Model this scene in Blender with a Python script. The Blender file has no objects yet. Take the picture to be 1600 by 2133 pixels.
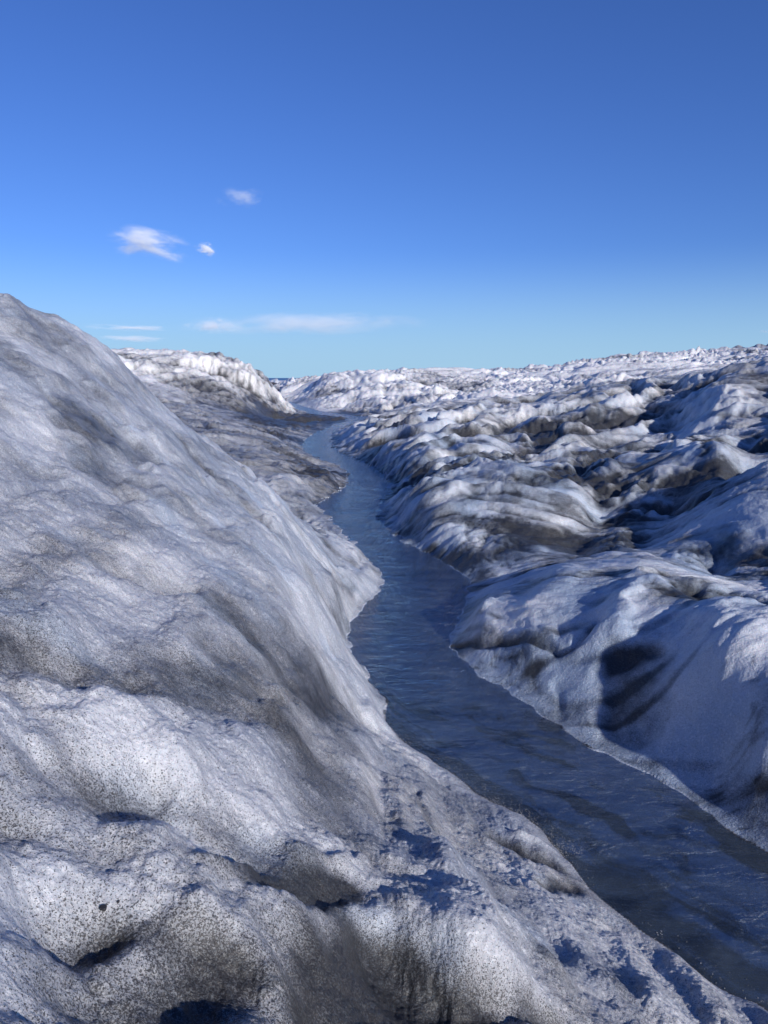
import bpy, math, random
import numpy as np

random.seed(5)
SC = bpy.context.scene
COL = SC.collection

# ------------------------------------------------------------------ camera, sky, sun, exposure
CAM_H = 4.0                      # metres above the melt stream
FPX = 1600.0                     # focal length in photo pixels (1600 x 2133)
PITCH = math.atan((1066.5 - 786.0) / FPX)
SUN_AZ = math.radians(143)       # clockwise from the view direction (+Y): from the right, a little behind
SUN_EL = math.radians(20)

cam_d = bpy.data.cameras.new('camera')
cam_d.sensor_fit = 'VERTICAL'
cam_d.angle = 2 * math.atan(1066.5 / FPX)
cam_d.clip_start = 0.05
cam_d.clip_end = 90000
cam = bpy.data.objects.new('camera', cam_d)
cam.location = (0, 0, CAM_H)
cam.rotation_euler = (math.radians(90) - PITCH, 0, 0)
COL.objects.link(cam)
SC.camera = cam

world = bpy.data.worlds.new('World')
SC.world = world
world.use_nodes = True
wn = world.node_tree.nodes
wl = world.node_tree.links
wn.clear()
w_out = wn.new('ShaderNodeOutputWorld')
w_bg = wn.new('ShaderNodeBackground')
w_sky = wn.new('ShaderNodeTexSky')
w_sky.sky_type = 'NISHITA'
w_sky.sun_disc = False
w_sky.sun_elevation = SUN_EL
w_sky.sun_rotation = SUN_AZ
w_sky.altitude = 600
w_sky.air_density = 1.0
w_sky.dust_density = 0.1
w_sky.ozone_density = 1.0
# the camera's cool, saturated rendering of clear polar air: one constant tint over the whole model sky
w_mul = wn.new('ShaderNodeVectorMath'); w_mul.operation = 'MULTIPLY'
w_mul.inputs[1].default_value = (.30, .51, 1.06)
w_bg.inputs['Strength'].default_value = 0.118
wl.new(w_sky.outputs[0], w_mul.inputs[0])
w_tc = wn.new('ShaderNodeTexCoord'); w_sep = wn.new('ShaderNodeSeparateXYZ')
w_rng = wn.new('ShaderNodeMapRange'); w_rng.inputs[1].default_value = -.01; w_rng.inputs[2].default_value = .16; w_rng.interpolation_type = 'SMOOTHSTEP'
w_rng.inputs[3].default_value = .9; w_rng.inputs[4].default_value = 0
w_hz = wn.new('ShaderNodeMix'); w_hz.data_type = 'RGBA'         # pale haze along the whole horizon
w_hz.inputs[7].default_value = (.365 / .118, .60 / .118, .82 / .118, 1)
wl.new(w_tc.outputs['Generated'], w_sep.inputs[0]); wl.new(w_sep.outputs['Z'], w_rng.inputs[0])
wl.new(w_rng.outputs[0], w_hz.inputs[0]); wl.new(w_mul.outputs[0], w_hz.inputs[6])
wl.new(w_hz.outputs[2], w_bg.inputs['Color'])
wl.new(w_bg.outputs[0], w_out.inputs['Surface'])

sun_d = bpy.data.lights.new('sun', 'SUN')
sun_d.energy = 4.8
sun_d.angle = math.radians(1.2)
sun_d.color = (1.0, 0.955, 0.905)
sun = bpy.data.objects.new('sun', sun_d)
sx = math.sin(SUN_AZ) * math.cos(SUN_EL); sy = math.cos(SUN_AZ) * math.cos(SUN_EL); sz = math.sin(SUN_EL)
from mathutils import Vector
sun.rotation_euler = Vector((sx, sy, sz)).to_track_quat('Z', 'Y').to_euler()
COL.objects.link(sun)

SC.view_settings.view_transform = 'Standard'
SC.view_settings.look = 'None'
SC.view_settings.gamma = 1
SC.view_settings.use_curve_mapping = False
SC.view_settings.exposure = 0.0
SC.cycles.max_bounces = 10
SC.cycles.diffuse_bounces = 3
SC.cycles.transparent_max_bounces = 8
SC.cycles.volume_bounces = 6
SC.cycles.use_denoising = True

# ------------------------------------------------------------------ helpers: photo geometry
CP, SP = math.cos(PITCH), math.sin(PITCH)

def ray(u, v):
    a = (u - 800) / FPX
    b = -(v - 1066.5) / FPX
    return np.array([a, CP + b * SP, -SP + b * CP])

def at(u, v, z=None, d=None):
    """world point on the sight line of photo pixel (u, v) at height z or ground distance d"""
    r = ray(u, v)
    if z is not None:
        t = (z - CAM_H) / r[2]
    else:
        t = d / math.hypot(r[0], r[1])
    return np.array([0, 0, CAM_H]) + r * t

# ------------------------------------------------------------------ noise
def _hash(ix, iy, seed):
    h = (ix.astype(np.int64) * 374761393 + iy.astype(np.int64) * 668265263 + seed * 2147483647) & 0xFFFFFFFF
    h = ((h ^ (h >> 13)) * 1274126177) & 0xFFFFFFFF
    return (h ^ (h >> 16)) & 0xFFFF

_ANG = np.arange(256) * (2 * np.pi / 256)
_GX = np.cos(_ANG).astype(np.float32); _GY = np.sin(_ANG).astype(np.float32)

def perlin(x, y, seed=0):
    xi = np.floor(x); yi = np.floor(y)
    fx = (x - xi).astype(np.float32); fy = (y - yi).astype(np.float32)
    xi = xi.astype(np.int64); yi = yi.astype(np.int64)
    u = fx * fx * fx * (fx * (fx * 6 - 15) + 10); v = fy * fy * fy * (fy * (fy * 6 - 15) + 10)
    def g(ox, oy):
        k = _hash(xi + ox, yi + oy, seed) & 255
        return _GX[k] * (fx - ox) + _GY[k] * (fy - oy)
    a = g(0, 0); b = g(1, 0); c = g(0, 1); d = g(1, 1)
    ab = a + u * (b - a); cd = c + u * (d - c)
    return (ab + v * (cd - ab)) * 1.45

def fbm(x, y, octv=3, seed=0, gain=0.5):
    s = 0; amp = 1; f = 1
    for i in range(octv):
        s = s + amp * perlin(x * f, y * f, seed + 17 * i); amp *= gain; f *= 2.03
    return s

def billow(x, y, octv=3, seed=0, gain=0.5):
    s = 0; amp = 1; f = 1; tot = 0
    for i in range(octv):
        n = perlin(x * f, y * f, seed + 31 * i)
        s = s + amp * np.sqrt(n * n + 0.0016); tot += amp; amp *= gain; f *= 2.07
    return s / tot                       # about 0 (crease) .. 0.6 (lump top)

def sstep(a, b, x):
    t = np.clip((x - a) / (b - a), 0, 1)
    return t * t * (3 - 2 * t)

# ------------------------------------------------------------------ the stream outline (water level z = 0)
LEFT_SHORE = [(1600, 2100), (1480, 2050), (1400, 1990), (1290, 1900), (1225, 1860), (1180, 1780), (1110, 1710), (1010, 1670),
              (950, 1620), (900, 1585), (830, 1540), (802, 1505), (792, 1440), (762, 1400), (722, 1350), (727, 1300),
              (760, 1255), (800, 1222), (794, 1188), (755, 1150), (690, 1085), (655, 1046), (700, 1030), (732, 996), (712, 972),
              (660, 955), (622, 935), (645, 905), (700, 884), (740, 873), (690, 866), (640, 860), (604, 852), (596, 840)]
RIGHT_SHORE = [(600, 836), (650, 853), (720, 866), (790, 868), (760, 876), (700, 890), (688, 915), (700, 938), (745, 955), (800, 985), (812, 1010), (793, 1048),
               (792, 1085), (830, 1122), (885, 1148), (960, 1190), (985, 1222), (962, 1280), (938, 1340), (965, 1385),
               (1060, 1440), (1170, 1520), (1290, 1580), (1420, 1650), (1600, 1790)]
LS = np.array([[6.5, -6.0], [4.2, 0.5], [3.2, 2.4]] + [at(u, v, z=0)[:2] for u, v in LEFT_SHORE])
RS = np.array([at(u, v, z=0)[:2] for u, v in RIGHT_SHORE] + [[5.2, 2.6], [6.6, 0.2], [9.0, -6.0]])
POLY = np.vstack([LS, RS])

def seg_dist(px, py, pts, closed=False):
    n = len(pts); best = np.full(px.shape, 1e9)
    for i in range(n if closed else n - 1):
        a = pts[i]; b = pts[(i + 1) % n]
        d = b - a; L = d @ d + 1e-12
        t = np.clip(((px - a[0]) * d[0] + (py - a[1]) * d[1]) / L, 0, 1)
        q = (px - a[0] - t * d[0]) ** 2 + (py - a[1] - t * d[1]) ** 2
        best = np.minimum(best, q)
    return np.sqrt(best)

def inside(px, py, pts):
    r = np.zeros(px.shape, bool); n = len(pts)
    for i in range(n):
        x1, y1 = pts[i]; x2, y2 = pts[(i + 1) % n]
        c = ((y1 > py) != (y2 > py)) & (px < (x2 - x1) * (py - y1) / (y2 - y1 + 1e-12) + x1)
        r ^= c
    return r

def signed(x, y):
    return np.minimum(seg_dist(x, y, LS), seg_dist(x, y, RS)) * np.where(inside(x, y, POLY), -1, 1)

def chaikin(p, k=2):
    for _ in range(k):
        q = [p[0]]
        for i in range(len(p) - 1):
            q.append(0.75 * p[i] + 0.25 * p[i + 1]); q.append(0.25 * p[i] + 0.75 * p[i + 1])
        q.append(p[-1]); p = np.array(q)
    return p
LS = chaikin(LS, 1); RS = chaikin(RS, 1); POLY = np.vstack([LS, RS])

# ------------------------------------------------------------------ base relief: control points read off the photograph
CZ = [  # (u, v, z): points whose height above the stream is estimated
    # near spur and slope down to the water
    (640, 1250, 1.45), (580, 1100, 1.9), (720, 1385, .6), (800, 1530, .35), (870, 1650, .7), (950, 1800, 1.15), (1050, 1950, 1.45),
    (1150, 2133, 1.45), (1000, 1780, .65), (1100, 1850, .72), (1250, 2000, .8), (1400, 2100, .6), (700, 1500, 1.35), (700, 1650, 1.7),
    (800, 1700, 1.4), (800, 1850, 1.75), (800, 2000, 1.85), (800, 2133, 1.95), (600, 1700, 2.0), (600, 1850, 2.1), (600, 2000, 2.15),
    (950, 1950, 1.72), (950, 2100, 1.7), (720, 1230, .75), (680, 1180, 1.05), (760, 1200, .3),
    # low bank beyond the spur
    (600, 1000, .7), (560, 930, .9), (500, 900, 1.2), (640, 970, .25), (680, 1000, .3), (400, 850, 1.9), (560, 870, .7), (500, 862, 1.2), (610, 890, .35),
    # right bank: near bulge, gullies, second hump
    (1000, 1262, .5), (1170, 1187, .85), (1330, 1164, 1.05), (1450, 1205, 1.15), (1600, 1290, 1.35), (1100, 1340, .5), (1300, 1300, .9),
    (1500, 1400, .95), (1200, 1440, .3), (1350, 1480, .4), (1500, 1570, .35), (1600, 1500, .9), (1600, 1650, .4),
    (1050, 1200, .15), (1200, 1150, .3), (1330, 1142, .45), (1500, 1190, .7), (1600, 1230, .9),
    (1300, 1110, .7), (1430, 1100, .95), (1530, 1130, 1.1), (1250, 1085, .45), (1400, 1065, .75), (1550, 1040, 1.1),
    (830, 1060, .3), (880, 1017, .95), (960, 1002, 1.25), (1060, 1000, 1.35), (1170, 980, 1.45), (1270, 962, 1.6), (1400, 942, 1.85),
    (1500, 945, 2.05), (1600, 960, 2.15), (900, 1100, .45), (1000, 1080, .7), (1100, 1060, .9), (1200, 1040, 1.0), (1400, 1010, 1.3),
    (1550, 1000, 1.6), (950, 1150, .25), (1100, 960, .8), (1250, 940, 1.0), (1400, 915, 1.35), (1550, 935, 1.65), (900, 980, .7),
    (1430, 880, 2.0), (1600, 860, 2.6), (1200, 890, 1.8), (1000, 920, 1.3), (850, 960, .7), (800, 920, 1.0), (720, 900, .6), (760, 882, 1.0),
    (850, 857, 1.7), (950, 843, 2.1), (1050, 835, 2.4), (1140, 824, 2.7), (1300, 850, 2.5), (1500, 830, 3.1),
    (700, 850, .4), (640, 843, .4), (602, 826, .3), (640, 864, .07), (690, 875, .06), (600, 860, .12), (560, 862, .3),
]
CD = [  # (u, v, ground distance): points on skylines and on slopes above eye height
    (0, 612, 12), (25, 617, 12), (45, 644, 12.1), (60, 655, 12.2), (155, 682, 12.8), (235, 735, 13.4), (300, 810, 14), (350, 860, 14.4), (425, 910, 14.8), (500, 975, 15.2),
    (600, 1068, 15.5), (700, 1118, 15.8),
    (0, 1200, 4.5), (0, 900, 7.2), (0, 1500, 2.9), (0, 1800, 2.1), (0, 2133, 1.5), (0, 740, 9.7),
    (200, 1200, 4.9), (200, 950, 7.8), (200, 800, 10.8), (200, 1600, 2.9), (200, 2000, 1.9),
    (400, 2133, 1.65), (400, 1800, 2.4), (400, 1500, 3.5), (400, 1300, 4.8), (400, 1100, 7.4), (400, 960, 11.5), (600, 1500, 4.2), (600, 1300, 6.3),
    (520, 1100, 9.2),
    (850, 815, 108), (780, 832, 98), (1000, 810, 115), (1150, 795, 130), (1300, 772, 145), (1450, 762, 160), (1600, 750, 165),
    (610, 796, 175), (680, 786, 135), (780, 781, 140), (840, 786, 130), (950, 783, 150), (1050, 776, 170), (1140, 771, 180),
    (1200, 765, 195), (1300, 748, 225), (1440, 737, 260), (1600, 728, 300),
    (250, 737, 110), (360, 734, 100), (400, 746, 95), (460, 757, 90), (520, 769, 92), (550, 780, 94), (572, 802, 97), (590, 826, 100), (602, 842, 103),
    (300, 830, 60), (400, 842, 62), (500, 858, 70), (1250, 800, 52), (1380, 786, 50), (1500, 772, 45), (1600, 777, 42),
]
CDZ = [  # (u, ground distance, z): hidden ground behind crests
    (0, 20, 3.8), (150, 20, 2.8), (300, 20, 1.9), (425, 20, 1.0), (550, 20.5, .3), (640, 20, .05), (-250, 24, 6.5), (-250, 15, 6.4), (-250, 8, 4.4), (-250, 4, 3.2),
    (850, 75, .7), (1100, 78, 1.3), (1500, 70, 2.8), (1250, 75, 2.4), (300, 145, 5), (500, 140, 2.8), (560, 145, .8), (590, 130, .05),
    (588, 230, 1.0), (300, 300, 3), (700, 300, 0), (1000, 300, 0), (1600, 420, 12), (1300, 420, 6), (1900, 300, 20), (1900, 100, 12), (1900, 50, 8),
    (100, 50, 3.5), (-200, 50, 6), (-300, 110, 9), (100, 100, 8),
]
CW = [  # (x, y, z): around and behind the viewpoint
    (0, 0, 2.4), (-1, -1, 2.5), (1.2, 0.5, 2.0), (2.2, 1.2, 1.3), (0, -3, 2.4), (-5, 0, 3.3), (-10, -5, 4.5), (-20, 0, 6), (-20, 20, 8), (0, -15, 3), (-8, -20, 4.5),
    (-30, 40, 7), (4.5, -6, 1.0), (15, -8, 3.6), (12, 2, 2.4), (8, 2, 1.1), (13, 8, 2.6), (20, 0, 5.2), (28, 0, 8), (28, 14, 8), (33, 28, 8.6), (21, 12, 5.6),
    (30, -18, 8), (45, 0, 9), (60, 30, 10), (60, -40, 8), (0, -60, 4), (-60, -40, 6), (-80, 40, 8), (30, -60, 7),
    (24, 26, 4.6), (40, 60, 7.5), (13, -14, 4.6), (18, -8, 5.4), (14, -28, 5), (34, -30, 7), (48, 54, 9),
]
pts = [at(u, v, z=z) for u, v, z in CZ] + [at(u, v, d=d) for u, v, d in CD]
for u, d, z in CDZ:
    a = math.atan((u - 800) / FPX)
    pts.append(np.array([math.sin(a) * d, math.cos(a) * d, z]))
pts += [np.array(p, float) for p in CW]
for i in range(24):
    a = i * 2 * math.pi / 24
    if abs(math.sin(a / 2)) > 0.3:
        pts.append(np.array([math.sin(a) * 250, math.cos(a) * 250, 6.0]))
    pts.append(np.array([math.sin(a) * 900, math.cos(a) * 900, -38.0]))
shore = np.vstack([LS[3::2], RS[:-3:2]])
for p in shore:
    pts.append(np.array([p[0], p[1], 0.06]))
PTS = np.array(pts)

def warp(x, y):
    r = np.hypot(x, y) + 1e-9
    k = np.log1p(r / 1.5) / r
    return x * k, y * k
WX, WY = warp(PTS[:, 0], PTS[:, 1])
def _phi(r2):
    return np.sqrt(r2 + 0.0004)            # smoothed linear kernel: stable, no overshoot
D2 = (WX[:, None] - WX[None]) ** 2 + (WY[:, None] - WY[None]) ** 2
n = len(PTS)
ZMEAN = 1.0
def zenc(z, r): return z / (1 + r / 12.0)          # heights scale with distance
def zdec(q, r): return q * (1 + r / 12.0)
RP = np.hypot(PTS[:, 0], PTS[:, 1])
WT = np.linalg.solve(-_phi(D2) + np.eye(n) * 0.004, zenc(PTS[:, 2], RP) - 0.3)

def base_height(x, y):
    wx, wy = warp(x, y)
    s = np.zeros(x.shape)
    for i in range(n):
        s -= WT[i] * _phi((wx - WX[i]) ** 2 + (wy - WY[i]) ** 2)
    return zdec(s + 0.3, np.hypot(x, y))

def hit(u, v):
    """where the sight line of a photo pixel meets the base relief"""
    r = ray(u, v); r = r / math.hypot(r[0], r[1])
    t = np.geomspace(1.0, 400, 900)
    x = r[0] * t; y = r[1] * t; z = CAM_H + r[2] * t
    g = np.maximum(base_height(x, y), 0)
    k = np.argmax(z <= g) if (z <= g).any() else len(t) - 1
    return np.array([x[k], y[k]])

# hand-placed forms: polyline in photo pixels, width (m), height change (m), dirt and painted shade added
FORMS = [
    # near slope: hollows, lumps, creases
    ([(470, 1360), (640, 1440), (760, 1490)], .13, -.08, .4), ([(0, 1330), (240, 1390), (420, 1440), (560, 1480)], .16, -.08, .5),
    ([(560, 1340), (600, 1330)], .18, -.10, .35), ([(150, 1640), (260, 1600)], .16, -.07, .55), ([(80, 1560), (280, 1540)], .20, .06, -.5),
    ([(560, 1850), (730, 1850)], .07, -.05, 1.5), ([(470, 1815), (600, 1800), (740, 1795)], .05, .05, .2), ([(0, 1730), (300, 1740), (480, 1810)], .09, -.05, .35),
    ([(0, 1880), (60, 1885), (200, 1880)], .10, -.06, -.1), ([(720, 2000), (690, 2133)], .17, -.16, 1.1), ([(780, 1985), (860, 2060), (900, 2133)], .17, -.14, 1.2), ([(840, 2000), (960, 2070)], .10, -.08, .6),  # bottom-centre hollows: their dirt value paints in the dark of shade
    ([(1030, 2060), (1180, 2133)], .10, -.14, 1.0), ([(390, 2070), (440, 2000)], .10, -.10, .9),  # first hollow: shade painted by the dirt value; second: real dirt
    ([(600, 1900), (700, 1905), (780, 1930)], .09, .05, -.3), ([(500, 1990), (560, 2100)], .14, .06, -.4), ([(940, 1800), (1010, 1900), (1040, 2000)], .16, .11, -.6),
    ([(1100, 1960), (1190, 1940)], .18, -.04, .1), ([(870, 1650), (960, 1810), (1060, 1960)], .04, -.03, .3),
    ([(560, 1000), (580, 1100), (640, 1250), (720, 1375), (800, 1520)], .22, .08, -.2),
    ([(740, 1170), (680, 1140), (620, 1060)], .14, -.05, .5), ([(735, 1220), (690, 1190), (640, 1130)], .12, -.06, .5), ([(690, 1250), (640, 1190)], .12, -.04, .4),
    ([(180, 960), (300, 930)], .28, -.12, .32), ([(400, 950), (480, 1000), (520, 1070)], .22, -.06, .5), ([(270, 1180), (370, 1220)], .22, -.1, .35),
    ([(480, 1250), (520, 1330)], .14, -.05, .4), ([(130, 850), (260, 820)], .3, -.08, .1), ([(350, 1370), (480, 1400), (560, 1440)], .12, -.05, .45),
    ([(1060, 1760), (1150, 1800)], .10, -.07, 1.0), ([(1140, 1850), (1200, 1850)], .08, -.04, .9), ([(1080, 1740), (1180, 1790), (1215, 1840)], .05, .05, -.1),
    ([(150, 1930), (230, 1900), (320, 1910)], .10, -.05, .6), ([(190, 1905), (250, 1890)], .05, -.03, .5), ([(330, 1700), (520, 1760), (640, 1790)], .16, -.06, .35), ([(180, 2080), (230, 2133)], .10, -.05, .4),
    ([(700, 1700), (760, 1640)], .2, -.05, .35), ([(320, 1740), (420, 1640), (520, 1600)], .25, .05, -.3),
    # right bank: near bulge with its crack, dark gullies
    ([(945, 1350), (1040, 1340), (1110, 1325), (1160, 1362), (1200, 1355), (1240, 1300)], .07, -.11, .9),
    ([(1030, 1250), (960, 1330)], .12, .04, .4), ([(1180, 1200), (1120, 1260)], .35, .07, -.3), ([(1350, 1200), (1290, 1260), (1240, 1340)], .25, .12, -.5),
    ([(1480, 1270), (1520, 1400), (1440, 1540)], .35, .13, -.5), ([(1280, 1400), (1300, 1520)], .25, -.14, .7), ([(1310, 1370), (1360, 1365)], .12, -.06, .5),
    ([(1090, 1380), (1130, 1440)], .10, -.04, .6), ([(1160, 1420), (1170, 1500)], .06, -.07, .2), ([(1450, 1220), (1600, 1250)], .35, -.22, 1.2),
    ([(1480, 1180), (1600, 1170)], .5, -.08, .8), ([(1000, 1225), (1100, 1190), (1230, 1155), (1330, 1120)], .22, -.07, .8),
    ([(1060, 1150), (1200, 1110), (1330, 1075)], .25, -.03, .6), ([(1250, 1085), (1370, 1060), (1460, 1040)], .3, -.2, 1.1),
    ([(1290, 1020), (1400, 995), (1500, 990)], .35, -.22, .8), ([(1100, 1005), (1270, 1000)], .25, -.1, .6), ([(1250, 1050), (1240, 1010)], .2, -.1, .4),
    ([(1180, 975), (1260, 950), (1380, 930)], .5, -.3, 1.1), ([(820, 1000), (900, 985), (1030, 940), (1160, 905)], .5, -.2, .8),
    ([(1530, 930), (1600, 935)], .8, -.3, 1.3), ([(960, 1010), (880, 1050)], .3, .12, -.3), ([(1000, 900), (1180, 870), (1270, 870)], .7, -.3, .7),
    ([(1340, 905), (1460, 895)], .8, .15, -.5), ([(1375, 922), (1400, 910), (1440, 908), (1465, 922), (1472, 938)], .12, -.03, .9), ([(1415, 932), (1450, 932)], .3, .05, -1.0), ([(1400, 845), (1560, 860)], .8, .2, -.4), ([(1320, 870), (1430, 850)], .6, -.15, .5),
    ([(1100, 870), (1300, 830), (1440, 810)], .8, .25, -.6), ([(830, 885), (960, 870), (1060, 855)], .8, .2, -.2), ([(800, 870), (950, 850)], .8, -.2, .5),
    ([(850, 1140), (960, 1185)], .3, -.02, .1),
    # low bank beyond the spur, far hills
    ([(590, 862), (660, 868), (730, 876)], 4.0, -.1, .9), ([(560, 862), (600, 860)], 5.0, -.3, .6),
    ([(560, 900), (640, 920)], .8, -.1, .6), ([(600, 960), (690, 1000)], .5, .1, .2), ([(640, 985), (720, 990)], .35, .0, .6), ([(540, 880), (600, 870)], 1.5, 0, .7),
    ([(560, 780), (580, 815)], 1.6, -.5, .9), ([(400, 800), (450, 830)], 2.5, -.5, .6), ([(700, 810), (720, 845)], 2.5, -.5, .5), ([(940, 800), (980, 812)], 4, -.8, .7),
    ([(640, 862), (720, 862)], 2.0, 0, .5),
]
# dirt lying on the bed under the water, along the left shore
BED_DIRT = [([(850, 1570), (930, 1640), (1030, 1700)], .28, 1.0), ([(1130, 1730), (1230, 1840), (1330, 1930), (1600, 2133)], .32, 1.0),
            ([(1250, 1800), (1450, 1950), (1600, 2050)], .15, .7), ([(1130, 1560), (1290, 1640), (1600, 1830)], .2, .6)]
FORMS_W = []
BED_W = [(np.array([at(u, v, z=-.1)[:2] for u, v in p]), w, d) for p, w, d in BED_DIRT]

def local_dist(x, y, line, pad):
    m = (x > line[:, 0].min() - pad) & (x < line[:, 0].max() + pad) & (y > line[:, 1].min() - pad) & (y < line[:, 1].max() + pad)
    return m, seg_dist(x[m], y[m], line)

def relief(x, y, zb, dl, dr, sg):
    """full height field; returns z and the attributes dirt_shade (dirt and painted shade) and ice_shade (bare blue ice, with painted shade tint)"""
    r = np.hypot(x, y)
    wob = fbm(x * 1.6, y * 1.6, 3, 5) * np.clip(0.02 + 0.012 * r, 0, 0.4) * 0.8
    scal = (billow(x * 2.2, y * 2.2, 1, 44) - .25) * np.clip(0.05 + 0.008 * r, 0, .25) * 1.1
    sd = sg + wob * 0.6 + scal * (.25 + .75 * sstep(14, 20, r))
    right = sstep(-.3, .3, (dl - dr) / (dl + dr + 1e-3))
    far = sstep(48, 85, r)
    right_near = right * (1 - far)
    left_near = (1 - right) * (1 - sstep(17, 30, r)) * (1 - far)
    mid = np.clip(1 - far - right_near - left_near, 0, 1)
    # ramps up from the shore
    wd = np.where(right > .5, .55 + .7 * (1 - sstep(8, 11, r)), .28) * np.clip(.45 + r / 22, .5, 4)
    up = np.clip(sd / wd, 0, 1); up = 1 - (1 - up) ** 2
    z = np.maximum(zb, 0.07) * up
    amp = np.clip(sd / (wd * 1.6), 0, 1)
    dirt_shade = np.zeros(x.shape, np.float32)
    # hand-placed forms (edges broken up by noise)
    wnx = fbm(x * 1.9, y * 1.9, 2, 71) * .12 * np.clip(r / 6, .5, 6)
    wny = fbm(x * 1.9 + 9, y * 1.9 + 4, 2, 72) * .12 * np.clip(r / 6, .5, 6)
    wamp = .12 * np.clip(r / 6, .5, 6)
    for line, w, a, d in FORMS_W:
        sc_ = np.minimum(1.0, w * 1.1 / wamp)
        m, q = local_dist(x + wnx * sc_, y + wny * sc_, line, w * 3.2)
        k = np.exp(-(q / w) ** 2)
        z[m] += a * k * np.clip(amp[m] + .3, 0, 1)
        dirt_shade[m] += (d * np.exp(-(q / (w * 1.25)) ** 2)).astype(np.float32)
    # near slope: soft swells, small scallops, thaw crust
    ln = left_near
    ya = y * (1 - .42 * sstep(3, 7, r))                  # the dimples lie longer along the stream further up the slope
    z += ln * amp * (fbm(x * .55, ya * .55, 2, 11) * .15 + (billow(x * 1.1 + wnx, ya * 1.1 + wny, 2, 12) - .25) * .21 + fbm(x * 2.4, ya * 2.4, 3, 13) * .05 + (billow(x * 2.1 + wnx * 3, ya * 2.1 + wny * 3, 2, 17) - .25) * .10 * (1 - .4 * sstep(4, 9, r)))
    fine = 1 - sstep(5, 12, r)
    z += ln * amp * (billow(x * 5 + wnx * 4, y * 4 + wny * 4, 3, 18) - .25) * .03
    g1 = perlin(x * 9, y * 9, 14); g2 = billow(x * 21, y * 21, 2, 15) - .25
    z += (1 - far) * amp * (g1 * .010 + g2 * .022) * (.35 + .65 * fine)
    # flutes running down the face beside the water
    fl = ln * amp * sstep(6, 9, r) * (1 - sstep(0.0, 3.2, sd - .2))
    z += fl * (billow((x * .35 + y * .95) * 1.6 + wnx * 2, (x * .95 - y * .35) * .35, 2, 16) - .25) * .15
    # right bank: long scalloped ridges that run down to the stream, sharp creases between
    ex, ey = .80, -.60
    s = x * ex + y * ey; t = -x * ey + y * ex
    wx_ = fbm(x * .22, y * .22, 2, 21) * 1.4; wy_ = fbm(x * .22 + 7, y * .22, 2, 22) * 1.4
    grow = np.clip(.45 + r / 38, .5, 1.25)
    b1 = billow(s * .13 + wx_ * .3, t * .42 + wy_ * .4, 2, 23)
    b2 = billow(s * .34 + wx_, t * .95 + wy_, 2, 24, .4)
    b3 = billow(s * 1.2 + wx_, t * 2.2 + wy_ * 2, 2, 25)
    ex2, ey2 = .80, .60
    s2 = x * ex2 + y * ey2; t2 = -x * ey2 + y * ex2
    kf = sstep(20, 27, r)
    rg1 = 1 - 1.7 * billow(s * .085 + wx_ * .35, t * .34 + wy_ * .4, 2, 27, .38)
    rg2 = 1 - 1.7 * billow(s2 * .06 + wx_ * .35, t2 * .24 + wy_ * .4, 2, 28, .38)
    rg = rg1 * (1 - kf) + rg2 * kf                      # sharp crests, wide dirty troughs
    trough = np.clip(.58 - rg, 0, 1)
    b4 = billow(s * 1.9 + wx_ * 2, t * 4.2 + wy_ * 3, 2, 29)
    rn = right_near * amp
    z += rn * (b4 - .22) * (.05 + .15 * np.clip(dirt_shade, 0, 1)) * (1 - sstep(24, 40, r)) * sstep(8, 12, r)
    z += rn * grow * (rg - .62) * 1.1 * sstep(15, 26, r)
    z += rn * grow * ((b1 - .22) * .34 * sstep(14, 24, r) + (b2 - .22) * .24 * (.4 + .6 * sstep(10, 17, r)) + (b3 - .22) * .12 * (1 - .6 * sstep(20, 40, r)))
    # low bank beyond the spur
    z += mid * amp * ((billow(x * .30 + wx_, y * .5 + wy_, 2, 26) - .22) * .55 + (b3 - .22) * .22)
    # far ice: hummocks
    fx_ = fbm(x * .04, y * .04, 2, 31) * 1.0
    f1 = billow(x * .045 + fx_, y * .060, 3, 32, .6)
    f2 = billow(x * .19 + fx_ * 2, y * .11, 2, 33, .5)
    f3 = billow(x * .60, y * .22 + fx_ * 3, 2, 34, .5)
    fa = far * np.clip(amp, 0, 1) * (1 - sstep(450, 900, r))
    z += fa * ((f1 - .2) * 3.0 + (f2 - .2) * (1.3 + 1.2 * fbm(x * .02, y * .02, 2, 48)) + ((f3 - .2) * .45 + (billow(x * .8, y * .55, 2, 37) - .22) * (.36 + .5 * (1 - right))) * (.25 + 1.1 * sstep(-.35, .5, fbm(x * .035, y * .03, 2, 38)))) * np.clip(.55 + r / 300, .5, 2.2)
    # dirt in the creases and in drifting bands, plus painted darkening on the upper near slope
    band = fbm(x * .5 + wx_, y * .5, 3, 41)
    band2 = fbm(s * .28 + wx_ * .5, t * .9, 3, 42)
    dirt_shade -= fl * .30
    dirt_shade += ln * (.20 + .16 * (1 - sstep(2.5, 4.5, r)) + .13 * sstep(5, 9, r) + .12 * band + .42 * fbm(x * 1.7 + wnx, ya * 1.7 + wny, 4, 43))  # far distance term is an even painted darkening, toning down sun on the upper slope
    dirt_shade += right_near * (.04 + .20 * sstep(13, 20, r) * (1 - .6 * sstep(30, 45, r)) + .75 * band2 + .45 * fbm(x * 1.1 + wnx, y * 1.1 + wny, 4, 49) * (1 - .6 * sstep(20, 40, r)) + 2.4 * trough * sstep(13, 22, r) + .5 * np.exp(-((b4 - .04) / .09) ** 2) * sstep(.1, .6, trough * 3) + .9 * np.exp(-((b2 - .04) / .10) ** 2) * .6 + .5 * np.exp(-((b1 - .05) / .10) ** 2) * sstep(14, 24, r))
    dirt_shade += mid * (.58 + .45 * band + .3 * np.exp(-((b3 - .05) / .09) ** 2))
    f4 = billow(x * .8, y * .55, 2, 37)
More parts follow.
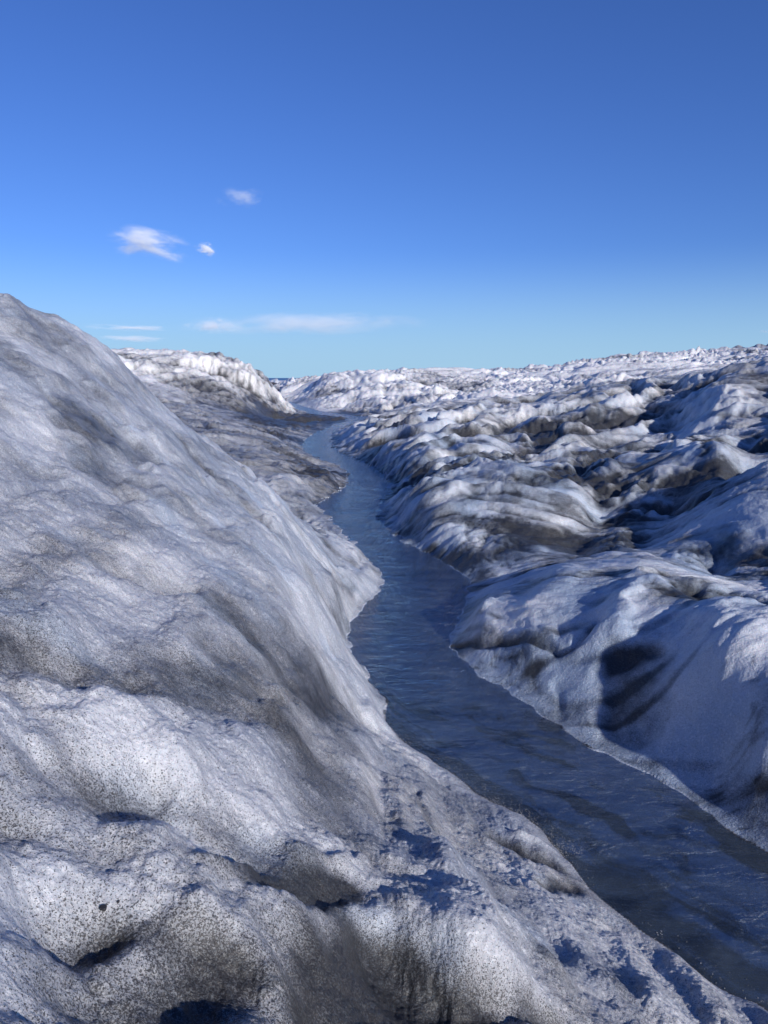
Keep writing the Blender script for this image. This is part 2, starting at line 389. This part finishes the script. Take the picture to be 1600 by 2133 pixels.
    dirt_shade += far * (-.20 + .28 * (1 - right) * (1 - sstep(110, 150, r)) + .5 * np.exp(-((f4 - .05) / .09) ** 2) + .85 * fbm(x * .06 + y * .02, y * .05, 4, 45, .6) + .55 * np.exp(-((f2 - .05) / .09) ** 2) + .5 * np.exp(-((f3 - .05) / .08) ** 2) * sstep(-.3, .4, fbm(x * .11, y * .08, 2, 47)) + .4 * np.exp(-((f1 - .06) / .09) ** 2) * sstep(-.2, .5, fbm(x * .03, y * .03, 2, 46)))
    ice = right_near * (.72 - .3 * sstep(25, 40, r) + .7 * fbm(x * .6, y * .6, 3, 51)) + ln * (sstep(.25, .75, fbm(x * 1.3, y * 1.3, 3, 52)) * .4 + .25 * sstep(5, 9, r))  # blue tone also paints shade into the right bank and upper near slope
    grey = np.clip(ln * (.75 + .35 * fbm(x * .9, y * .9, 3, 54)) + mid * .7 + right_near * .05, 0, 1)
    # stream bed
    wet = sd < 0
    nearw = 1 - sstep(7.5, 11, r)
    dep = np.minimum(-sd, 1.2)
    shelf = sstep(0, 1.7, dr)
    bed_near = -.035 - dep * .16 * shelf + fbm(x * 2 + 3, y * 2, 3, 61) * .03
    bed_far = -np.minimum(.05 + dep * .9, .48)
    bz = np.minimum(bed_near * nearw + bed_far * (1 - nearw), -.002) * sstep(0, .12, -sd) + .004
    z = np.where(wet, bz, z + 0.004)
    fs, ft = x * .62 - y * .78, x * .78 + y * .62
    bd = (.22 - .2 * sstep(8, 11, r)) + (1.9 - 1.4 * sstep(8, 11, r)) * fbm(fs * .6 + wnx * 2, ft * 2.6 + wny * 2, 5, 62, .6)
    for line, w, d in BED_W:
        m, q = local_dist(x + wnx, y + wny, line, w * 3)
        bd[m] += d * np.exp(-(q / w) ** 2)
    dirt_shade = np.where(wet, bd, dirt_shade)
    ice = np.where(wet, .1 + .6 * sstep(8, 12, r), ice); grey = np.where(wet, .45, grey)
    shore_d = np.exp(-((sd - .02) / (.10 + .25 * right_near)) ** 2) * (1 - left_near * .8)
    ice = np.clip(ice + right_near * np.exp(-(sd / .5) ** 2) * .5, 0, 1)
    dirt_shade = dirt_shade + np.where(wet, 0, shore_d * (.25 + .2 * right_near))
    return z, np.clip(dirt_shade, 0, 1.2), np.clip(ice, 0, 1), grey, sd, right

def place_forms():
    uv = [q for p, w, a, d in FORMS for q in p]
    t = np.geomspace(1.05, 400, 700)
    rs = np.array([ray(u, v) for u, v in uv]); rs /= np.hypot(rs[:, 0], rs[:, 1])[:, None]
    x = rs[:, :1] * t; y = rs[:, 1:2] * t; zr = CAM_H + rs[:, 2:] * t
    zb = base_height(x, y)
    near = np.clip(zb, 0, None) + 1.5 > zr                 # only where the ray can be close to the ground
    z = np.full(x.shape, -9.0)
    xn, yn = x[near], y[near]
    z[near] = relief(xn, yn, zb[near], seg_dist(xn, yn, LS), seg_dist(xn, yn, RS), signed(xn, yn))[0]
    below = np.maximum(z, 0) >= zr
    k = np.where(below.any(1), below.argmax(1), len(t) - 1)
    hits = np.stack([x[np.arange(len(uv)), k], y[np.arange(len(uv)), k]], 1)
    out = []; i = 0
    for p, w, a, d in FORMS:
        out.append((hits[i:i + len(p)], w, a, d)); i += len(p)
    return out
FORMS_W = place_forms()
# ------------------------------------------------------------------ materials
class NT:
    def __init__(self, name):
        self.m = bpy.data.materials.new(name); self.m.use_nodes = True
        self.t = self.m.node_tree; self.t.nodes.clear()
        self.out = self.t.nodes.new('ShaderNodeOutputMaterial')
    def n(self, kind, **kw):
        o = self.t.nodes.new(kind)
        for k, v in kw.items(): setattr(o, k, v)
        return o
    def l(self, a, b): self.t.links.new(a, b)
    def put(self, sock, v):
        if hasattr(v, 'is_output'): self.l(v, sock)
        else: sock.default_value = v
    def math(self, op, a, b=0.0, c=None, clamp=False):
        o = self.n('ShaderNodeMath', operation=op, use_clamp=clamp)
        self.put(o.inputs[0], a); self.put(o.inputs[1], b)
        if c is not None: self.put(o.inputs[2], c)
        return o.outputs[0]
    def mix(self, f, a, b):
        o = self.n('ShaderNodeMix', data_type='RGBA')
        self.put(o.inputs[0], f); self.put(o.inputs[6], a); self.put(o.inputs[7], b)
        return o.outputs[2]
    def noise(self, vec, scale, detail=2, rough=.5, dist=0.0):
        o = self.n('ShaderNodeTexNoise')
        self.l(vec, o.inputs['Vector']); o.inputs['Scale'].default_value = scale
        o.inputs['Detail'].default_value = detail; o.inputs['Roughness'].default_value = rough; o.inputs['Distortion'].default_value = dist
        return o.outputs[0]
    def range(self, v, a, b, c=0.0, d=1.0, smooth=False):
        o = self.n('ShaderNodeMapRange')
        if smooth: o.interpolation_type = 'SMOOTHSTEP'
        self.put(o.inputs[0], v); self.put(o.inputs[1], a); self.put(o.inputs[2], b); self.put(o.inputs[3], c); self.put(o.inputs[4], d)
        return o.outputs[0]

def ice_material():
    t = NT('dirty_glacier_ice')
    co = t.n('ShaderNodeTexCoord').outputs['Object']
    dirt_shade = t.n('ShaderNodeAttribute', attribute_name='dirt_shade').outputs['Fac']
    ice = t.n('ShaderNodeAttribute', attribute_name='ice').outputs['Fac']
    nb = t.noise(co, 1.3, 4, .6, .6)
    nm = t.noise(co, 7, 4, .65, .4)
    nf = t.noise(co, 42, 3, .6)
    ns = t.noise(co, 165, 2, .6, .8)
    ns2 = t.noise(co, 105, 3, .7, .8)
    # local amount of silt and painted shade
    q = t.math('ADD', dirt_shade, t.math('MULTIPLY', t.math('SUBTRACT', nb, .5), .55))
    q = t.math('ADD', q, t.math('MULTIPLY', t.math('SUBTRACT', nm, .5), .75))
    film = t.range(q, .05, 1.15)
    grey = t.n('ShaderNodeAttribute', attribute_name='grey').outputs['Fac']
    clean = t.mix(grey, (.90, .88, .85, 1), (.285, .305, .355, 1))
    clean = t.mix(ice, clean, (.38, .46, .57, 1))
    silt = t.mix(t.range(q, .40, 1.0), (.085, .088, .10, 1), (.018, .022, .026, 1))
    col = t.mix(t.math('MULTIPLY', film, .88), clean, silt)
    # single grains: many where the silt is thick
    th = t.range(q, -.2, 1.1, .62, .46)
    g1 = t.range(t.math('SUBTRACT', ns, th), 0, .035)
    th2 = t.range(q, -.1, 1.1, .70, .50)
    g2 = t.range(t.math('SUBTRACT', ns2, th2), 0, .05)
    g = t.math('MAXIMUM', g1, t.math('MULTIPLY', g2, .8))
    # bright ice grains between them
    br = t.range(nf, .52, .70)
    col = t.mix(t.math('MULTIPLY', br, t.range(q, 0, .95, .55, .04)), col, (.80, .81, .83, 1))
    col = t.mix(t.math('MULTIPLY', g, .85), col, (.022, .020, .021, 1))
    b = t.n('ShaderNodeBsdfPrincipled')
    t.l(col, b.inputs['Base Color'])
    t.l(t.range(q, 0, 1, .48, .36), b.inputs['Roughness'])
    b.inputs['IOR'].default_value = 1.31
    gr = t.noise(co, 150, 1, .5)
    b.inputs['Specular IOR Level'].default_value = .55
    b.inputs['Subsurface Weight'].default_value = .25; b.inputs['Subsurface Radius'].default_value = (.35, .7, 1.0); b.inputs['Subsurface Scale'].default_value = .05
    # relief of the thaw crust
    h = t.math('ADD', t.math('MULTIPLY', nf, .010), t.math('MULTIPLY', nm, .030))
    h = t.math('ADD', h, t.math('MULTIPLY', ns, .0035))
    h = t.math('ADD', h, t.math('MULTIPLY', nb, .03))
    bp = t.n('ShaderNodeBump'); bp.inputs['Strength'].default_value = .75; bp.inputs['Distance'].default_value = 1.0
    t.l(h, bp.inputs['Height']); t.l(bp.outputs[0], b.inputs['Normal'])
    t.l(b.outputs[0], t.out.inputs['Surface'])
    return t.m

def water_material():
    t = NT('melt_water')
    co = t.n('ShaderNodeTexCoord').outputs['Object']
    mp = t.n('ShaderNodeMapping'); mp.inputs['Rotation'].default_value = (0, 0, math.radians(12)); mp.inputs['Scale'].default_value = (.8, 1.9, 1)
    t.l(co, mp.inputs[0])
    n1 = t.noise(mp.outputs[0], 2.2, 4, .62, 1.2)
    n2 = t.noise(mp.outputs[0], 7, 4, .65, 1.2)
    n3 = t.noise(mp.outputs[0], 26, 3, .6, .8)
    h = t.math('ADD', t.math('MULTIPLY', n1, .055), t.math('MULTIPLY', n2, .022))
    h = t.math('ADD', h, t.math('MULTIPLY', n3, .004))
    bp = t.n('ShaderNodeBump'); bp.inputs['Strength'].default_value = .8; bp.inputs['Distance'].default_value = 1.0
    t.l(h, bp.inputs['Height'])
    fr = t.n('ShaderNodeFresnel'); fr.inputs[0].default_value = 1.33; t.l(bp.outputs[0], fr.inputs[1])
    gl = t.n('ShaderNodeBsdfGlossy'); gl.inputs['Roughness'].default_value = .12; t.l(bp.outputs[0], gl.inputs['Normal'])
    gl.inputs['Color'].default_value = (1, 1, 1, 1)
    tr = t.n('ShaderNodeBsdfTransparent'); tr.inputs[0].default_value = (.93, .97, 1, 1)
    mx = t.n('ShaderNodeMixShader')
    fl = t.n('ShaderNodeBsdfDiffuse'); fl.inputs['Color'].default_value = (.46, .60, .74, 1)     # rock flour held in the water
    fm = t.n('ShaderNodeMixShader')
    t.l(t.range(t.noise(mp.outputs[0], .9, 4, .6, 1.5), .3, .7, .02, .11), fm.inputs[0]); t.l(tr.outputs[0], fm.inputs[1]); t.l(fl.outputs[0], fm.inputs[2])
    t.l(fr.outputs[0], mx.inputs[0]); t.l(fm.outputs[0], mx.inputs[1]); t.l(gl.outputs[0], mx.inputs[2])
    t.l(mx.outputs[0], t.out.inputs['Surface'])
    va = t.n('ShaderNodeVolumeAbsorption'); va.inputs['Color'].default_value = (.34, .57, .76, 1); va.inputs['Density'].default_value = .6
    t.l(va.outputs[0], t.out.inputs['Volume'])
    return t.m

def plain(name, color, rough=.7, bump=0.0, scale=20):
    t = NT(name)
    b = t.n('ShaderNodeBsdfPrincipled')
    co = t.n('ShaderNodeTexCoord').outputs['Object']
    nn = t.noise(co, scale, 4, .6)
    c = tuple(color) + (1,)
    t.l(t.mix(nn, tuple(k * .6 for k in color) + (1,), tuple(min(1, k * 1.4) for k in color) + (1,)), b.inputs['Base Color'])
    b.inputs['Roughness'].default_value = rough
    if bump:
        bp = t.n('ShaderNodeBump'); bp.inputs['Distance'].default_value = bump
        t.l(nn, bp.inputs['Height']); t.l(bp.outputs[0], b.inputs['Normal'])
    t.l(b.outputs[0], t.out.inputs['Surface'])
    return t.m

ICE = ice_material(); WATER = water_material()

# ------------------------------------------------------------------ meshes
def grid_mesh(name, mask, X, Y, Z, attrs, mat):
    """one mesh from the masked cells of a structured grid"""
    R, Cn = X.shape
    ci = np.nonzero(mask.ravel())[0]
    i = ci // (Cn - 1); j = ci % (Cn - 1)
    a = i * Cn + j
    quads = np.stack([a, a + 1, a + Cn + 1, a + Cn], 1)
    used, inv = np.unique(quads.ravel(), return_inverse=True)
    me = bpy.data.meshes.new(name)
    co = np.stack([X.ravel()[used], Y.ravel()[used], Z.ravel()[used]], 1).astype(np.float32)
    me.vertices.add(len(used)); me.vertices.foreach_set('co', co.ravel())
    nq = len(quads)
    me.loops.add(nq * 4); me.loops.foreach_set('vertex_index', inv.astype(np.int32).ravel())
    me.polygons.add(nq); me.polygons.foreach_set('loop_start', (np.arange(nq) * 4).astype(np.int32))
    me.update(calc_edges=True)
    me.polygons.foreach_set('use_smooth', np.ones(nq, bool))
    for k, v in attrs.items():
        at_ = me.attributes.new(k, 'FLOAT', 'POINT'); at_.data.foreach_set('value', v.ravel()[used].astype(np.float32))
    me.materials.append(mat)
    o = bpy.data.objects.new(name, me); COL.objects.link(o)
    return o

def upsample(F, n0, n1, i0, i1):
    """bilinear from the coarse grid (indices i0, i1 of the fine one)"""
    a = np.empty((n0, F.shape[1])); k = np.arange(n0)
    for j in range(F.shape[1]): a[:, j] = np.interp(k, i0, F[:, j])
    b = np.empty((n0, n1)); k = np.arange(n1)
    for i in range(n0): b[i] = np.interp(k, i1, a[i])
    return b

def build_sheet(theta, rad, step0, step1):
    n0, n1 = len(rad), len(theta)
    i0 = np.unique(np.append(np.arange(0, n0, step0), n0 - 1)); i1 = np.unique(np.append(np.arange(0, n1, step1), n1 - 1))
    T, Rr = np.meshgrid(theta[i1], rad[i0])
    xc, yc = np.sin(T) * Rr, np.cos(T) * Rr
    zb = upsample(base_height(xc, yc), n0, n1, i0, i1)
    # distances to the banks stay exact enough on the coarse grid
    dl = upsample(seg_dist(xc, yc, LS), n0, n1, i0, i1)
    dr = upsample(seg_dist(xc, yc, RS), n0, n1, i0, i1)
    sg = upsample(signed(xc, yc), n0, n1, i0, i1)
    T, Rr = np.meshgrid(theta, rad)
    X, Y = np.sin(T) * Rr, np.cos(T) * Rr
    Z, D, I, G, SD, RT = relief(X, Y, zb, dl, dr, sg)
    return X, Y, Z, D, I, G, SD, RT, Rr, T

FRONT = math.radians(35)
nrow, ncol = 1380, 1060
# rows: denser where the stream banks are seen
knots_r = np.log([1.1, 3, 8, 30, 60, 200, 420, 1000])
dens = [0, .13, .33, .66, .76, .955, .985, 1.0]
rad = np.exp(np.interp(np.linspace(0, 1, nrow), dens, knots_r))
rad = np.exp(np.convolve(np.pad(np.log(rad), 20, mode='reflect', reflect_type='odd'), np.ones(41) / 41, 'valid'))
th = np.linspace(-FRONT, FRONT, ncol)
X, Y, Z, D, I, G, SD, RT, RR, TT = build_sheet(th, rad, 4, 4)
cm = lambda F: .25 * (F[:-1, :-1] + F[1:, :-1] + F[:-1, 1:] + F[1:, 1:])
rc, rt = cm(RR), cm(RT)
az = cm(TT)
near_l = (rt <= .5) & (rc < 19.5)
mid_l = (rt <= .5) & (rc >= 19.5) & (rc < 58)
right_b = (rt > .5) & (rc < 66)
rest = ~(near_l | mid_l | right_b)
left_hill = rest & (az < math.radians(-7.3)) & (rc < 125)
plateau = rest & ~left_hill
attrs = {'dirt_shade': D, 'ice': I, 'grey': G}
def setting(o, label=None):
    o['kind'] = 'structure'
    if label: o['label'] = label
    return o
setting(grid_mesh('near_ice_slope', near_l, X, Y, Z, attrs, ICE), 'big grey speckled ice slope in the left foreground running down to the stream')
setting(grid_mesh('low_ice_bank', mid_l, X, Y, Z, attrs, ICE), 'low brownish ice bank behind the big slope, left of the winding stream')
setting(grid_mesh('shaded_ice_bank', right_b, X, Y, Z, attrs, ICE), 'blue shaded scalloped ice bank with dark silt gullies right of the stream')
setting(grid_mesh('ice_hill', left_hill, X, Y, Z, attrs, ICE), 'sunlit white ice hill at the far end of the left bank')
setting(grid_mesh('glacier', plateau, X, Y, Z, attrs, ICE), 'sunlit hummocky glacier ice stretching to the skyline')
# the same ground outside the view, coarser
rad2 = np.exp(np.interp(np.linspace(0, 1, 330), [0, .5, .9, 1], np.log([1.1, 14, 120, 1000])))
th2 = np.linspace(FRONT, 2 * math.pi - FRONT, 420)
X2, Y2, Z2, D2_, I2, G2, SD2, RT2, RR2, TT2 = build_sheet(th2, rad2, 3, 3)
o = grid_mesh('terrain', np.ones((len(rad2) - 1, len(th2) - 1), bool), X2, Y2, Z2, {'dirt_shade': D2_, 'ice': I2, 'grey': G2}, ICE)
setting(o, 'glacier ice surrounding the viewpoint')
rad3 = np.linspace(0.02, 1.1, 14); th3 = np.linspace(0, 2 * math.pi, 120)
X3, Y3, Z3, D3, I3, G3, *_ = build_sheet(th3, rad3, 1, 1)
setting(grid_mesh('ground', np.ones((13, 119), bool), X3, Y3, Z3, {'dirt_shade': D3, 'ice': I3, 'grey': G3}, ICE), 'ice underfoot at the viewpoint')

# water: a sheet with real ripples, reaching a little under the banks
step = 2
Xw, Yw, Sw = X[::step, ::step], Y[::step, ::step], SD[::step, ::step]
Rw = np.hypot(Xw, Yw)
rip = (billow(Xw * 1.7 + fbm(Xw * .8, Yw * .8, 2, 81), Yw * 2.4, 3, 82) - .25) * .030 + fbm(Xw * .6, Yw * .6, 2, 83) * .012
Zw = rip * np.where(Rw < 9, .45, 1.0)
mw = cm(Sw) < .12 + cm(Rw) * .004
mw &= (cm(Rw) < 150)
w = grid_mesh('water', mw, Xw, Yw, Zw, {}, WATER)
w['kind'] = 'structure'; w['label'] = 'narrow blue meltwater stream winding between the ice banks'

# the far sea
me = bpy.data.meshes.new('sea')
S = 60000
me.from_pydata([(-S, 600, -45), (S, 600, -45), (S, S, -45), (-S, S, -45)], [], [(0, 1, 2, 3)])
tm = NT('sea_water')
bs = tm.n('ShaderNodeBsdfPrincipled'); bs.inputs['Base Color'].default_value = (.03, .10, .22, 1); bs.inputs['Roughness'].default_value = .35
nz = tm.noise(tm.n('ShaderNodeTexCoord').outputs['Object'], .02, 3); bpn = tm.n('ShaderNodeBump'); bpn.inputs['Distance'].default_value = 6
tm.l(nz, bpn.inputs['Height']); tm.l(bpn.outputs[0], bs.inputs['Normal']); tm.l(bs.outputs[0], tm.out.inputs['Surface'])
me.materials.append(tm.m)
sea = bpy.data.objects.new('sea', me); COL.objects.link(sea); setting(sea, 'strip of blue sea on the horizon')


# ------------------------------------------------------------------ small things lying on the ice
def rock_mesh(name, rx, ry, rz, seed, mat, sub=2):
    import bmesh
    bm = bmesh.new()
    bmesh.ops.create_icosphere(bm, subdivisions=sub, radius=1)
    rnd = random.Random(seed)
    cuts = [Vector((rnd.gauss(0, 1), rnd.gauss(0, 1), rnd.gauss(0, 1))).normalized() for _ in range(9)]
    for v in bm.verts:
        for c in cuts:
            k = v.co.dot(c)
            if k > .68: v.co -= c * (k - .68) * .9
        v.co += Vector((rnd.uniform(-1, 1), rnd.uniform(-1, 1), rnd.uniform(-1, 1))) * .05
        v.co.x *= rx; v.co.y *= ry; v.co.z *= rz
    m = bpy.data.meshes.new(name); bm.to_mesh(m); bm.free(); m.materials.append(mat)
    return m

def ground_z(x, y):
    a = math.atan2(x, y); r = math.hypot(x, y)
    j = int(np.clip(np.searchsorted(th, a), 0, ncol - 1)); i = int(np.clip(np.searchsorted(rad, r), 0, nrow - 1))
    return Z[i, j]

def see(u, v):
    """first point of the finished ground on the sight line of a photo pixel"""
    r = ray(u, v); h = math.hypot(r[0], r[1]); r = r / h
    for t in np.geomspace(1.12, 60, 1500):
        x, y, z = r[0] * t, r[1] * t, CAM_H + r[2] * t
        if ground_z(x, y) >= z: return Vector((x, y, float(ground_z(x, y))))
    return Vector((x, y, z))

STONE = plain('dark_stone', (.022, .022, .026), .55, .004, 90)
def stone(u, v, size, seed, label):
    p = see(u, v)
    o = bpy.data.objects.new('stone', rock_mesh('stone', size, size * .8, size * .7, seed, STONE))
    o.location = p + Vector((0, 0, size * .25)); o.rotation_euler = (0, 0, seed)
    o['label'] = label; o['category'] = 'stone'; o['group'] = 'dark stones melted into the near ice slope'
    COL.objects.link(o)
stone(215, 1894, .014, 3, 'small jagged black stone sunk in the grey ice at lower left')
stone(247, 1886, .006, 5, 'tiny dark pebble just right of the small jagged black stone')

# loose wet ice grains along the dark edge of the water (nobody could count them)
rnd = random.Random(11)
vs, fs = [], []
def grain(p, r):
    k = len(vs); a = rnd.uniform(0, 6.28); c, s_ = math.cos(a), math.sin(a)
    q = [(1, 0, 0), (0, 1, 0), (-1, 0, 0), (0, -1, 0), (0, 0, .9), (0, 0, -.9)]
    for x, y, z in q:
        x *= rnd.uniform(.7, 1.2); y *= rnd.uniform(.6, 1.1)
        vs.append((p[0] + r * (x * c - y * s_), p[1] + r * (x * s_ + y * c), p[2] + r * z))
    for f in ((0, 1, 4), (1, 2, 4), (2, 3, 4), (3, 0, 4), (1, 0, 5), (2, 1, 5), (3, 2, 5), (0, 3, 5)): fs.append(tuple(k + i for i in f))
edge = [at(u, v, z=0)[:2] for u, v in [(815, 1535), (850, 1560), (900, 1590), (950, 1625), (1010, 1675), (1110, 1715), (1180, 1785), (1225, 1862), (1290, 1905), (1400, 1992), (1480, 2055), (1600, 2110)]]
for i in range(len(edge) - 1):
    a, b = edge[i], edge[i + 1]
    L = np.linalg.norm(b - a); nrm = np.array([b[1] - a[1], -(b[0] - a[0])]) / L
    if nrm[0] < 0: nrm = -nrm
    dens_ = 1100 if i < 6 else 160
    for k in range(int(L * dens_)):
        t_ = rnd.random(); off = abs(rnd.gauss(0, .12)) - .05
        q = a + (b - a) * t_ + nrm * off
        z = max(float(ground_z(q[0], q[1])), -0.002)
        grain((q[0], q[1], z + rnd.uniform(-.002, .004)), rnd.uniform(.002, .0055))
me = bpy.data.meshes.new('ice_grains'); me.from_pydata(vs, [], fs)
gt = NT('wet_ice_grain'); gb = gt.n('ShaderNodeBsdfPrincipled'); gb.inputs['Roughness'].default_value = .45
gt.l(gt.mix(gt.noise(gt.n('ShaderNodeTexCoord').outputs['Object'], 60, 1), (.04, .04, .045, 1), (.42, .43, .45, 1)), gb.inputs['Base Color'])
gt.l(gb.outputs[0], gt.out.inputs['Surface']); me.materials.append(gt.m)
g = bpy.data.objects.new('ice_grains', me); COL.objects.link(g)
g['kind'] = 'stuff'; g['label'] = 'glinting loose ice grains along the dark edge of the water'

# ------------------------------------------------------------------ clouds: volumes of thin vapour, kilometres away
def cloud(u0, u1, v0, v1, dist, dens, seed, label, depth=.5, scale=(2.2, 2.2, 2.2), tilt=0.0, thr=.0):
    import bmesh
    c = at((u0 + u1) / 2, (v0 + v1) / 2, d=dist)
    k = math.hypot(c[0], c[1]) / math.hypot(ray((u0 + u1) / 2, (v0 + v1) / 2)[0], ray((u0 + u1) / 2, (v0 + v1) / 2)[1]) / FPX
    hx, hz = (u1 - u0) / 2 * k, (v1 - v0) / 2 * k
    bm = bmesh.new(); bmesh.ops.create_icosphere(bm, subdivisions=3, radius=1)
    m = bpy.data.meshes.new('cloud'); bm.to_mesh(m); bm.free()
    t = NT('cloud_vapour')
    co = t.n('ShaderNodeTexCoord').outputs['Object']
    ln_ = t.n('ShaderNodeVectorMath', operation='LENGTH'); t.l(co, ln_.inputs[0])
    mp = t.n('ShaderNodeMapping'); mp.inputs['Location'].default_value = (seed, seed * 2.3, 0); mp.inputs['Scale'].default_value = scale
    t.l(co, mp.inputs[0])
    nz = t.noise(mp.outputs[0], 1.0, 4, .6, .5)
    nh = t.noise(mp.outputs[0], 3.4, 4, .65, 1.0)
    body = t.math('SUBTRACT', 1.0, ln_.outputs['Value'])
    f = t.math('ADD', t.math('MULTIPLY', body, .75), t.math('MULTIPLY', t.math('SUBTRACT', nz, .56 + thr), 3.6))
    f = t.math('ADD', f, t.math('MULTIPLY', t.math('SUBTRACT', nh, .5), 1.5))
    f = t.math('MULTIPLY', t.range(f, 0, 1.1, 0, 1, True), t.range(body, 0, .5, 0, 1, True))
    v = t.n('ShaderNodeVolumePrincipled'); v.inputs['Color'].default_value = (1, 1, 1, 1)
    t.l(t.math('MULTIPLY', f, dens / (hx * depth)), v.inputs['Density'])
    v.inputs['Anisotropy'].default_value = -.25
    t.l(v.outputs[0], t.out.inputs['Volume'])
    m.materials.append(t.m)
    o = bpy.data.objects.new('cloud', m); o.location = c; o.scale = (hx, hx * depth, hz)
    o.rotation_euler = (0, tilt, -math.atan2(c[0], c[1]))
    o['label'] = label; o['category'] = 'cloud'; o['group'] = 'small thin clouds in the blue sky'
    COL.objects.link(o)
cloud(205, 415, 468, 552, 9000, 3.4, 1.7, 'brightest small white wedge shaped cloud at left in the blue sky', tilt=math.radians(8), scale=(1.3, 1.3, 1.6))
cloud(400, 464, 503, 536, 9200, 7, 4.1, 'tiny white puff just right of the wedge shaped cloud', tilt=math.radians(6), scale=(1, 1, 1))
cloud(440, 570, 385, 440, 9500, .8, 7.3, 'faint thin wisp of cloud, the highest of the clouds', scale=(1.6, 1.6, 1.2))
cloud(340, 930, 648, 702, 15000, 1.3, 2.9, 'long flat lilac white cloud low above the far ice hills', scale=(3.4, 3.4, 1.0), tilt=math.radians(-1), thr=-.05)
cloud(360, 520, 658, 698, 15500, 2.6, 5.2, 'thin grey cloud at the left end of the long flat cloud', scale=(1.5, 1.5, .9))
cloud(150, 380, 672, 692, 16000, 1.8, 9.1, 'very thin streak of cloud just above the slope crest', scale=(1.4, 1.4, .8))
cloud(180, 370, 697, 714, 17000, 1.6, 3.3, 'lowest faint streak of cloud touching the slope crest', scale=(1.4, 1.4, .8))
cloud(1578, 1612, 684, 698, 16000, .8, 6.3, 'tiny grey wisp of cloud at the right edge of the sky', scale=(1, 1, 1))
